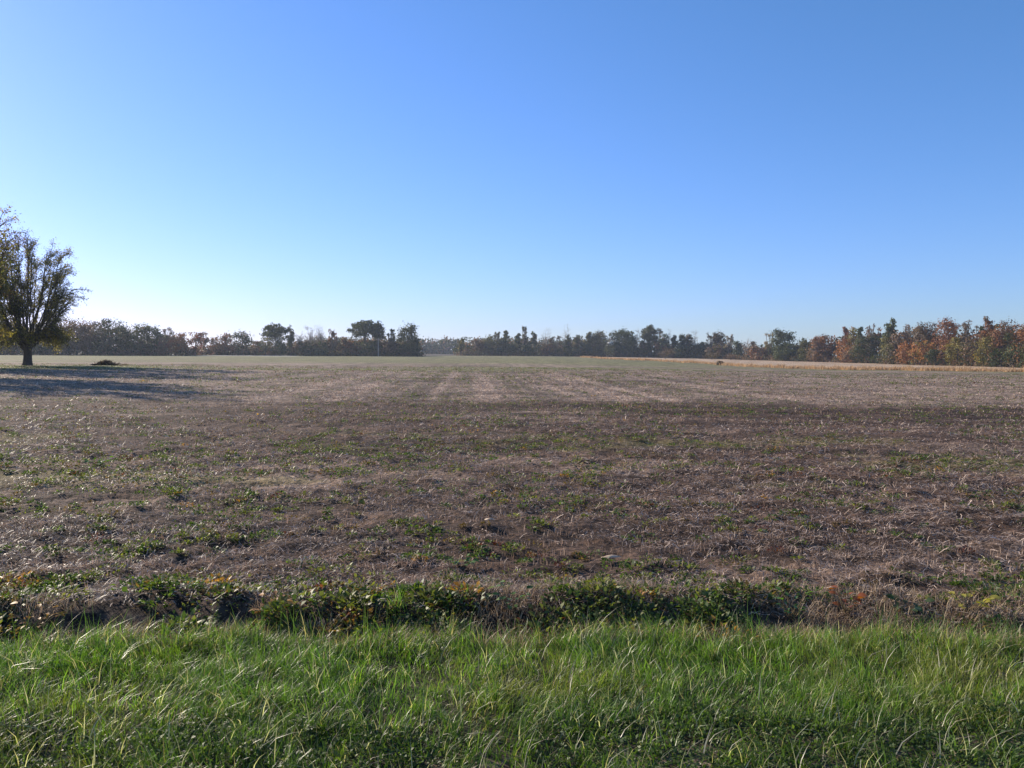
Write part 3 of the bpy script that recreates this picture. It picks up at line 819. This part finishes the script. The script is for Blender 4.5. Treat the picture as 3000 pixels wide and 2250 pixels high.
# ---- white farmhouse glimpsed between crowns
def farmhouse():
    y = wood_y(1787) + 1.5; b = gp(1787, y)
    root = empty('farmhouse', b, 'small white farmhouse glimpsed between the trees', 'house')
    top = z_of(1787, 1002, y) - b.z; eave = top - 1.5; w, d = 1.75, 3.4
    def box(x0, x1, y0, y1, z0, z1):
        V = np.array([[x, yy, z] for z in (z0, z1) for yy in (y0, y1) for x in (x0, x1)], float)
        return V, np.array([[0, 1, 3, 2], [4, 6, 7, 5], [0, 4, 5, 1], [1, 5, 7, 3], [3, 7, 6, 2], [2, 6, 4, 0]])
    V, F = box(-w, w, 0, d * 2, 0, eave)
    mesh_from('wall', V, F, np.tile([.75, .75, .73], (8, 1)), M_bark, root)
    V = np.array([[-w - .3, -.3, eave], [w + .3, -.3, eave], [w + .3, d, top], [-w - .3, d, top], [-w - .3, 2 * d + .3, eave], [w + .3, 2 * d + .3, eave]])
    V = np.concatenate([V, V + [0, 0, .12]])
    F = np.array([[0, 1, 2, 3], [3, 2, 5, 4], [6, 9, 8, 7], [9, 10, 11, 8], [0, 6, 7, 1], [0, 3, 9, 6], [3, 4, 10, 9], [1, 7, 8, 2], [2, 8, 11, 5], [4, 5, 11, 10]])
    mesh_from('roof', V, F, np.tile([.62, .63, .65], (12, 1)), M_bark, root)
    for x in (-.9, .9):
        V, F = box(x - .35, x + .35, -.04, -.005, eave - 1.6, eave - .5)
        mesh_from('window', V, F, np.tile([.06, .07, .08], (8, 1)), M_bark, root)
farmhouse()

# ---- shrubs at the edge of the golden strip
def shrub(u, dyw, h, w, col, acc, label):
    y = wood_y(u) + dyw if dyw < 0 else float(golden_near(u)) + dyw
    b = gp(u, y)
    root = empty('shrub', b, label, 'shrub')
    lob = [(0, 0, h * .5, w * .6, h * .42)] + [(rng.uniform(-.6, .6) * w, rng.uniform(-.3, .3) * w, rng.uniform(.25, .65) * h, w * .35, h * .25) for _ in range(5)]
    V, F, C = crown_from_lobes(lob, 1100, .28, col, acc, .1)
    mesh_from('foliage', V, F, C, M_tree, root)
    P = [limb((rng.uniform(-.2, .2), 0, -.05), (l[0], l[1], l[2] + l[4] * .7), .05, .02, 4, .1, 3)[0] for l in lob]
    mesh_from('stems', *cat_parts(P), M_bark, root)
shrub(1787, -60, 7.0, 3.6, 'darkgreen', 'olive', 'tall ragged dark shrub in front of the white farmhouse')
shrub(1948, -55, 5.2, 5.0, 'brown', 'dusky', 'wide grey brown shrub by the start of the golden grass')
shrub(2085, -40, 4.0, 5.0, 'brown', 'olive', 'low brown thicket shrub below the bronze crowns')
shrub(2140, -30, 3.0, 4.0, 'dusky', 'brown', 'small dusky shrub after the low brown thicket')
shrub(2110, 3, .8, .9, 'brown', 'brown', 'lone brown clump standing in the golden grass')

# ---- tall golden grass along the strip
def golden():
    n = 17000
    u = rng.uniform(1700, 3250, n); gn = golden_near(u)
    d = np.abs(rng.normal(size=n)) * 4.5 * (gn / 130)
    cl = vnoise(u / 14, d * .3, 31)
    y = gn + d
    x = (u - 1500) / F_PX * y
    P = np.stack([x, y, ground_z(x, y, False)], 1)
    L = (.35 + .65 * cl) * rng.uniform(.5, 1.2, n) * .95
    c = np.array([.46, .33, .20]) * rng.uniform(.6, 1.25, n)[:, None]
    m = rng.random(n) < .18
    c[m] = np.array([.2, .13, .08])
    V, F, C = blades(P, rng.uniform(0, 6.28, n), L, rng.uniform(.1, .6, n), .07 * (y / 130), c, levels=(0, .5, 1))
    tag(mesh_from('golden_grass', V, F, C, M_golden), 'strip of tall dry golden grass along the far field margin', kind='stuff')
golden()

# ------------------------------------------------------------------ near vegetation
def scatter(n, y0, y1, p):
    """points in the visible wedge, number per metre of depth falling as y**p"""
    q = rng.random(n)
    if abs(p + 1) < 1e-6: y = y0 * (y1 / y0) ** q
    else: y = (y0 ** (p + 1) + q * (y1 ** (p + 1) - y0 ** (p + 1))) ** (1 / (p + 1))
    x = rng.uniform(-1, 1, n) * (.68 * y + 1.3)
    return x, y

# crop residue: straw pieces lying and leaning
def residue():
    parts = []
    n = 290000
    x, y = scatter(n, 4.9, 80, -1.0)
    dens = fbm(x / 1.6, y / .9, 101, 3)
    wob = 3.2 * (fbm(x / 7, y / 4, 72, 3) - .5)
    band = ((y + wob > 20.6) & (y + wob < 25.2)) | ((x < -3) & (y > 14.5) & (y < 18) & (fbm(x / 5, y / 2, 74, 2) > .42))
    far = y > 25
    dens = dens + np.where(far, 0, .13 * (furrow(x, y) - .5) + .12 * sstep(-.05, .4, x / y) * sstep(17, 12, y))
    dens = np.where(far, dens - .26 + .46 * rows(x, y), dens)
    keep = (dens + rng.uniform(-.17, .17, n) > .415) & ~(band & (rng.random(n) < .7)) & (y - verge_edge(x) > .02)
    x, y = x[keep], y[keep]; n = len(x)
    right = sstep(-.1, .5, x / y)
    L = rng.uniform(.025, .085, n) * (1 + .15 * right) * np.clip((y / 8) ** .3, 1, 1.6)
    W = np.maximum(.0032, y * .00052) * rng.uniform(.6, 1.4, n)
    P = np.stack([x, y, ground_z(x, y) + rng.uniform(.0, .022, n)], 1)
    az = rng.uniform(0, 6.28, n); tilt = np.abs(rng.normal(size=n)) * .30
    D = np.stack([np.cos(az) * np.cos(tilt), np.sin(az) * np.cos(tilt), np.sin(tilt)], 1)
    S = norm(np.cross(D, rnd_dirs(n) * .5 + np.array([0, 0, 1.])))
    b = rng.normal(size=(n, 1)) * .12
    mid = P + D * L[:, None] * .5 + S * L[:, None] * b + np.array([0, 0, .006]); end = P + D * L[:, None]
    hw = (W * .5)[:, None]
    nr = y < 11.5
    V = np.stack([P - S * hw, P + S * hw, mid - S * hw, mid + S * hw, end - S * hw, end + S * hw], 1)[nr].reshape(-1, 3)
    i = np.arange(int(nr.sum()))[:, None] * 6
    F = np.stack([np.concatenate([i, i + 1, i + 3, i + 2], 1), np.concatenate([i + 2, i + 3, i + 5, i + 4], 1)], 1).reshape(-1, 4)
    V2 = np.stack([P - S * hw, P + S * hw, end + S * hw, end - S * hw], 1)[~nr].reshape(-1, 3)
    F2 = np.arange(len(V2)).reshape(-1, 4)
    t = rng.random(n)[:, None]
    c = np.array([.15, .095, .065]) * (1 - t * t) + np.array([.80, .63, .50]) * t * t
    c *= rng.uniform(.7, 1.2, n)[:, None]
    parts.append((V, F, np.repeat(c[nr], 6, 0)))
    parts.append((V2, F2, np.repeat(c[~nr], 4, 0)))
    # standing stubble in rows across
    n = 30000
    x, y = scatter(n, 5.3, 45, -.9)
    y = np.round(y / .38) * .38 + rng.normal(size=n) * .03 + .04 * np.sin(x)
    k = (y - verge_edge(x) > .5) & (fbm(x / 2, y / 2, 111, 2) > .42); x, y = x[k], y[k]; n = len(x)
    P = np.stack([x, y, ground_z(x, y)], 1)
    c = np.array([.46, .33, .24]) * rng.uniform(.5, 1.3, n)[:, None]
    parts.append(blades(P, rng.uniform(0, 6.28, n), rng.uniform(.03, .085, n), rng.uniform(.05, .5, n), np.maximum(.0045, y * .0005), c, levels=(0, .5, .85, 1))[:3])
    V, F, C = cat_parts(parts)
    print('residue', len(F))
    tag(mesh_from('crop_residue', V, F, C, M_straw), 'pale broken straw and stubble littering the field', kind='stuff')
residue()

WEEDC = [((.040, .070, .022), (.085, .125, .032)), ((.10, .115, .035), (.15, .16, .05)), ((.09, .06, .035), (.14, .09, .045)), ((.26, .12, .035), (.36, .19, .05)), ((.08, .025, .025), (.12, .04, .035))]
def weed_clumps(cx, cy, r, h, per, leaf, kind):
    """low broadleaf clumps; arrays per clump"""
    k = len(cx); sel = np.repeat(np.arange(k), per)
    n = len(sel)
    a = rng.uniform(0, 6.28, n); q = np.sqrt(rng.random(n))
    x = cx[sel] + np.cos(a) * q * r[sel]; y = cy[sel] + np.sin(a) * q * r[sel] * .8
    z = ground_z(x, y) + h[sel] * (1 - q * q * .7) * rng.random(n) ** .6
    P = np.stack([x, y, z], 1)
    D = np.stack([np.cos(a) * .9, np.sin(a) * .9, rng.uniform(.0, 1.0, n)], 1) + rnd_dirs(n) * .5
    Nn = np.array([0, 0, 1.0]) + rnd_dirs(n) * .6
    A = 1.05 * np.array([WEEDC[i][0] for i in kind]); B = 1.1 * np.array([WEEDC[i][1] for i in kind])
    t = rng.random(n)[:, None]
    C = (A[sel] * (1 - t) + B[sel] * t) * rng.uniform(.75, 1.2, n)[:, None]
    Lf = leaf[sel] * rng.uniform(.5, 1.3, n)
    return leaves(P, D, Nn, Lf, Lf * rng.uniform(.35, .7, n), C)

def field_weeds():
    parts = []
    for (y0, y1, k0, per, leafs, rr, hh) in ((5.2, 8.5, 700, 46, .028, .10, .055), (8.5, 16, 1500, 28, .034, .13, .07), (16, 40, 2800, 14, .046, .20, .075), (40, 90, 5000, 8, .085, .45, .09)):
        x, y = scatter(k0 * 2, y0, y1, 0)
        d = fbm(x / .9, y / .5, 121, 3) + .35 * (fbm(x / 7, y / 3, 125, 2) - .5)
        k = d + rng.uniform(-.15, .15, len(x)) > .50
        k &= ~((y > 25) & (y < 60) & (rows(x, y) > .55))
        x, y = x[k][:k0], y[k][:k0]; n = len(x)
        kd = rng.choice(5, n, p=[.56, .26, .14, .010, .03])
        big = rng.random(n) ** 3
        parts.append(weed_clumps(x, y, rr * (.4 + 1.1 * big) , hh * (.5 + 1.2 * big), per, np.full(n, leafs), kd))
    V, F, C = cat_parts(parts)
    print('field weeds', len(F))
    tag(mesh_from('field_weeds', V, F, C, M_weed), 'low green weeds scattered over the harvested field', kind='stuff')
field_weeds()

def bank_weeds():
    parts = []
    k = 900
    x = rng.uniform(-5.2, 5.2, k)
    e = .12 + rng.exponential(size=k) * (.36 + .30 * sstep(1.0, -2.5, x))
    y = verge_edge(x) + e
    dens = .5 + 1.25 * (fbm(x / .55, y / .4, 131, 3) - .5)
    keep = dens > (.33 + .06 * e + .04 * sstep(-2.6, -.8, x) + .12 * sstep(.9, 2.0, x)); x, y = x[keep], y[keep]; e = e[keep]
    n = len(x)
    kd = rng.choice(5, n, p=[.50, .30, .165, .015, .02])
    hot = fbm(x / .5, y / .4, 140, 2)
    kd = np.where((hot > .69 - .07 * sstep(-1.5, -3, x)) & (x < -.9), 3, kd)
    f = np.exp(-np.abs(e - .4) * 1.6)
    parts.append(weed_clumps(x, y, rng.uniform(.09, .2, n), (.012 + .038 * f) * rng.uniform(.3, 2.1, n), 70, rng.uniform(.022, .046, n), kd))
    V, F, C = cat_parts(parts)
    print('bank weeds', len(F))
    tag(mesh_from('bank_weeds', V, F, C, M_weed), 'dark leafy weeds crowding the bank between verge and field', kind='stuff')
bank_weeds()

# grass verge
def verge():
    parts = []
    def pts(n, y0=2.55, y1=4.95):
        y = rng.uniform(y0, y1, n); x = rng.uniform(-1, 1, n) * (.70 * y + 1.1)
        e = verge_edge(x) - y
        return x, y, e
    # fine turf
    n = 170000
    x, y, e = pts(n)
    cl = fbm(x * 2.2, y * 2.2, 151, 3)
    bare = sstep(3.46, 3.2, y + .3 * (cl - .5) + .12 * (1.3 - x))
    k = (e + .12 * (cl - .5) + rng.normal(size=n) * .05 > 0) & (rng.random(n) > bare * .9) & (rng.random(n) > .5 * sstep(3.7, 3.3, y)) & (cl + rng.uniform(-.2, .2, n) > .30)
    x, y, cl = x[k], y[k], cl[k]; n = len(x)
    P = np.stack([x, y, ground_z(x, y)], 1)
    big = fbm(x * .9 + 5, y * .9, 155, 2)
    tf = fbm(x * 5.5, y * 5.5, 156, 2)
    L = rng.uniform(.035, .12, n) * (.45 + 1.0 * cl) * (.6 + .8 * tf) * (.7 + .6 * big)
    t = rng.random(n)[:, None]; w = sstep(.38, .62, big)[:, None]
    A = np.array([.050, .100, .018]) * (1 - w) + np.array([.100, .125, .024]) * w
    B = np.array([.100, .180, .030]) * (1 - w) + np.array([.190, .215, .045]) * w
    c = A * (1 - t) + B * t
    c = c * np.array([1.34, 1.32, .95])
    c *= (1 - .35 * sstep(3.75, 3.25, y + .5 * (cl - .5)))[:, None]  # turf nearest the road coloured darker to stand in for shade
    dry = rng.random(n) < .13
    c[dry] = np.array([.36, .29, .17]) * rng.uniform(.5, 1.2, int(dry.sum()))[:, None]
    comb = (fbm(x * 1.4, y * 1.4, 157, 2) - .5) * 9 + .6     # tufts lie over in their own directions
    az = comb + rng.normal(0, 1.0, n)
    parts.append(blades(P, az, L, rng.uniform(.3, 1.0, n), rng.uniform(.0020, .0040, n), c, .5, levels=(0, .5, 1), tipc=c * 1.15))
    # longer blades gathered in tufts
    m = 2300
    tx, ty, te = pts(m)
    kk = te > .02; tx, ty = tx[kk], ty[kk]; m = len(tx)
    per = rng.integers(6, 26, m); sel = np.repeat(np.arange(m), per); n = len(sel)
    x = tx[sel] + rng.normal(size=n) * .025; y = ty[sel] + rng.normal(size=n) * .025
    hgt = (rng.uniform(.06, .17, m) * (.5 + .9 * fbm(tx * 1.1, ty * 1.1, 160, 2)))[sel]
    P = np.stack([x, y, ground_z(x, y)], 1)
    t = rng.random(n)[:, None]
    tc = (rng.uniform(.75, 1.25, m)[sel] * (1 - .35 * sstep(3.7, 3.2, y)))[:, None] * np.array([1.34, 1.32, .95])  # near tufts have the same shade mixed into their colour
    c = (np.array([.055, .115, .020]) * (1 - t) + np.array([.13, .205, .038]) * t) * tc
    dry = rng.random(n) < .08; c[dry] = np.array([.42, .36, .24])
    taz = rng.uniform(0, 6.28, m)[sel]
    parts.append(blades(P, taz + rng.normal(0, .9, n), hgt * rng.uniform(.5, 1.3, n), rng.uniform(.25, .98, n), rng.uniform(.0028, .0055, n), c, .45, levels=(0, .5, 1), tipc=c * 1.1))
    # long pale dry blades and bent stems
    n = 1500
    x, y, e = pts(n, 2.7); k = e > -.05; x, y = x[k], y[k]; n = len(x)
    P = np.stack([x, y, ground_z(x, y) + .02], 1)
    c = np.array([.55, .50, .38]) * rng.uniform(.5, 1.15, n)[:, None]
    parts.append(blades(P, rng.normal(.5, 1.6, n), rng.uniform(.06, .20, n), rng.uniform(.4, 1.0, n), rng.uniform(.002, .0055, n), c, .35))
    # ragged tufts straggling over the edge
    m = 150
    tx = rng.uniform(-4.4, 4.4, m); ty = verge_edge(tx) + rng.normal(size=m) * .13
    per = rng.integers(14, 46, m); sel = np.repeat(np.arange(m), per); n = len(sel)
    x = tx[sel] + rng.normal(size=n) * .035; y = ty[sel] + rng.normal(size=n) * .03
    P = np.stack([x, y, ground_z(x, y)], 1)
    c = np.array([.085, .15, .030]) * rng.uniform(.6, 1.5, n)[:, None]
    dry = rng.random(n) < .2; c[dry] = np.array([.38, .31, .19])
    parts.append(blades(P, rng.uniform(0, 6.28, m)[sel] + rng.normal(0, 1.2, n), rng.uniform(.06, .24, m)[sel] * rng.uniform(.5, 1.2, n), rng.uniform(.2, 1, n), rng.uniform(.0025, .005, n), c, .45))
    # tall stalks poking above the verge edge
    n = 240
    x = rng.uniform(-4.4, 4.4, n); y = verge_edge(x) - rng.uniform(0, .5, n)
    P = np.stack([x, y, ground_z(x, y)], 1)
    c = np.array([.09, .14, .04]) * rng.uniform(.6, 1.3, n)[:, None]
    parts.append(blades(P, rng.normal(.7, 1.2, n), rng.uniform(.16, .34, n), rng.uniform(.05, .55, n), rng.uniform(.003, .0055, n), c, .2))
    V, F, C = cat_parts(parts)
    print('verge', len(F))
    tag(mesh_from('verge_grass', V, F, C, M_grass), 'lush green grass of the roadside verge in the foreground', kind='stuff')
verge()

def clover():
    k = 1100  # leafy patches, packed dense to deepen the painted shade nearest the road
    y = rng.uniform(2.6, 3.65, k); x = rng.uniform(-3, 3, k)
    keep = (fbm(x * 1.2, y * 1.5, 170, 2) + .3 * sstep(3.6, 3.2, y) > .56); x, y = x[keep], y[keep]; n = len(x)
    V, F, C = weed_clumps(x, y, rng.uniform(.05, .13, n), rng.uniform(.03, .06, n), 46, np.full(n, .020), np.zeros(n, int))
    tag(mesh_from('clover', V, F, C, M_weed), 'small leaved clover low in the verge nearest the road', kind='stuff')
clover()

# dry bleached grass at the bank
def dry_bank():
    n = 24000
    x = rng.uniform(-5, 5, n); y = verge_edge(x) + rng.uniform(-.12, .85, n)
    d = fbm(x / .7, y / .35, 181, 2) + .30 * sstep(.8, 2.4, x)
    k = d > .54; x, y = x[k], y[k]; n = len(x)
    P = np.stack([x, y, ground_z(x, y)], 1)
    c = np.array([.42, .31, .19]) * rng.uniform(.5, 1.3, n)[:, None]
    V, F, C = blades(P, rng.uniform(0, 6.28, n), rng.uniform(.05, .13, n), rng.uniform(.3, 1, n), rng.uniform(.002, .0038, n), c, .4)
    tag(mesh_from('dry_grass', V, F, C, M_straw), 'bleached tan grass matted on the bank behind the verge', kind='stuff')
dry_bank()

# ---- single plants that stand out
def px_ground(u, v):
    """point of the ground seen at a photo pixel"""
    d = cam.matrix_world.to_3x3() @ Vector(((u - 1500) / F_PX, -(v - 1125) / F_PX, -1))
    t = -CAM_H / d.z
    for _ in range(12):
        p = Vector((0, 0, CAM_H)) + d * t
        t += (p.z - float(ground_z(p.x, p.y, True))) / -d.z
    return Vector((0, 0, CAM_H)) + d * t

def plant(name, u, v, h, n, leaf, ca, cb, label, spread=.5, round_=.7):
    b = px_ground(u, v)
    root = empty(name, b, label, 'plant')
    st = []
    proto = None
    for i in range(n):
        a = rng.uniform(0, 6.28); t = rng.uniform(.35, 1.0)
        tip = np.array([math.cos(a) * spread * h * t, math.sin(a) * spread * h * t, h * t * rng.uniform(.75, 1.05)])
        tb, _ = limb((0, 0, 0), tip, .0035, .0015, 4, .15, 4, (.12, .09, .05)); st.append(tb)
        P = tip[None]; D = np.array([[math.cos(a), math.sin(a), rng.uniform(-.2, .7)]])
        k = rng.random(); c = (np.array(ca) * (1 - k) + np.array(cb) * k)[None]
        L = leaf * rng.uniform(.7, 1.25)
        # a pointed leaf blade of two halves with a folded midrib
        D = norm(D); S = norm(np.cross(D, np.array([[0, 0, 1.]]) + rnd_dirs(1) * .4)); Nn = np.cross(S, D)
        row = []
        for q, w in ((0, .12), (.25, .8), (.5, 1), (.78, .62), (1, .04)):
            m = P + D * L * q - np.array([[0, 0, L * .22 * q * q]])
            row += [m - S * L * w * round_ * .5 + Nn * L * .08 * w, m, m + S * L * w * round_ * .5 + Nn * L * .08 * w]
        V = np.concatenate(row)
        F = []
        for q in range(4):
            F += [[3 * q, 3 * q + 1, 3 * q + 4, 3 * q + 3], [3 * q + 1, 3 * q + 2, 3 * q + 5, 3 * q + 4]]
        mesh_from('leaf', V, F, np.repeat(c, len(V), 0), M_weed, root)
    mesh_from('stems', *cat_parts(st), M_bark, root)
plant('weed_plant', 2478, 1805, .17, 16, .055, (.20, .06, .025), (.34, .11, .04), 'upright weed with rust orange leaves behind the verge', .45, .75)
plant('weed_plant', 2835, 1795, .15, 22, .060, (.30, .27, .05), (.42, .36, .07), 'yellow leaved weed near the bleached grass', .9, .7)
plant('weed_plant', 2320, 1815, .17, 24, .050, (.05, .11, .03), (.09, .17, .04), 'bushy bright green weed beside the verge edge', .6, .5)
plant('weed_plant', 790, 1815, .13, 22, .045, (.34, .15, .05), (.46, .24, .08), 'weed with crisp orange leaves above the dark hollow', .9, .6)
plant('weed_plant', 110, 1850, .16, 26, .048, (.26, .12, .02), (.40, .20, .03), 'amber brown weed thick with leaves at the bank', .9, .5)
plant('weed_plant', 1135, 1812, .14, 16, .045, (.34, .12, .04), (.30, .18, .05), 'small weed with one reddish orange spray on the bank', .6, .6)
plant('weed_plant', 1350, 1660, .07, 20, .050, (.07, .14, .035), (.11, .20, .05), 'bright green rosette weed out on the straw', 1.6, .6)
plant('weed_plant', 1500, 1790, .16, 22, .045, (.06, .12, .03), (.13, .20, .05), 'green broad leaved weed in the middle of the bank', .7, .7)
plant('weed_plant', 1040, 1485, .11, 14, .065, (.22, .15, .03), (.12, .13, .03), 'lone yellowish weed poking up in the field', .7, .6)
plant('weed_plant', 290, 1365, .12, 20, .085, (.06, .13, .03), (.10, .19, .05), 'solitary bright green weed far out in the dark soil', 1.3, .6)
plant('weed_plant', 2660, 1795, .10, 18, .060, (.05, .09, .03), (.09, .05, .05), 'low dark weed with purplish leaves by the bleached grass', 1.1, .8)

def tussock():
    b = px_ground(1730, 1800)
    root = empty('grass_tussock', b, 'shaggy grey green grass tussock leaning over the bank', 'grass tussock')
    n = 900
    a = rng.uniform(0, 6.28, n); q = np.sqrt(rng.random(n)) * .17
    P = np.stack([np.cos(a) * q * 1.4, np.sin(a) * q, np.zeros(n)], 1)
    c = np.array([.11, .15, .055]) * rng.uniform(.55, 1.3, n)[:, None]
    dry = rng.random(n) < .3; c[dry] = np.array([.30, .25, .14])
    mesh_from('blades', *blades(P, a + rng.normal(0, .7, n), rng.uniform(.08, .24, n), rng.uniform(.55, 1, n), np.full(n, .0026), c, .62), M_grass, root)
tussock()

def husk(u, v, L, label):
    b = px_ground(u, v)
    n = 7; t = np.linspace(0, 1, n)
    row = []
    for q in t:
        w = math.sin(math.pi * (q * .9 + .06)) * L * .11
        for s in (-1, 0, 1):
            row.append([(q - .5) * L, s * w + .15 * L * q * q, .012 + (abs(s) * -.008) + .02 * math.sin(q * 3)])
    F = []
    for q in range(n - 1):
        F += [[3 * q, 3 * q + 1, 3 * q + 4, 3 * q + 3], [3 * q + 1, 3 * q + 2, 3 * q + 5, 3 * q + 4]]
    o = mesh_from('husk', np.array(row), F, np.tile([.62, .46, .32], (len(row), 1)), M_straw, smooth=True)
    o.location = b + Vector((0, 0, .02)); o.rotation_euler = (R(25), 0, rng.uniform(-.5, .3))
    tag(o, label, 'husk')
husk(1790, 1645, .16, 'pale curled husk lying on the straw behind the tussock')
husk(2110, 1520, .13, 'small pale husk farther out on the straw')
husk(1435, 1532, .11, 'thin whitish husk lying in the middle of the field')

# ------------------------------------------------------------------ haze
def haze():
    V = np.array([[x, y, z] for z in (-4.5, 24.0) for y in (-60, 1560) for x in (-1660, 1660)], float)
    F = np.array([[0, 2, 3, 1], [4, 5, 7, 6], [0, 1, 5, 4], [1, 3, 7, 5], [3, 2, 6, 7], [2, 0, 4, 6]])
    m = bpy.data.materials.new('haze'); m.use_nodes = True
    nt = m.node_tree
    for nd in list(nt.nodes):
        if nd.type == 'BSDF_PRINCIPLED': nt.nodes.remove(nd)
    p = nt.nodes.new('ShaderNodeVolumePrincipled')
    p.inputs['Color'].default_value = (.72, .83, 1, 1)
    p.inputs['Density'].default_value = .00019
    p.inputs['Anisotropy'].default_value = .3
    nt.links.new(p.outputs[0], nt.nodes['Material Output'].inputs['Volume'])
    o = mesh_from('haze', V, F, None, m)
    tag(o, 'thin pale autumn haze over the whole field', kind='stuff')
haze()
tot = sum(len(o.data.polygons) for o in bpy.data.objects if o.type == 'MESH')
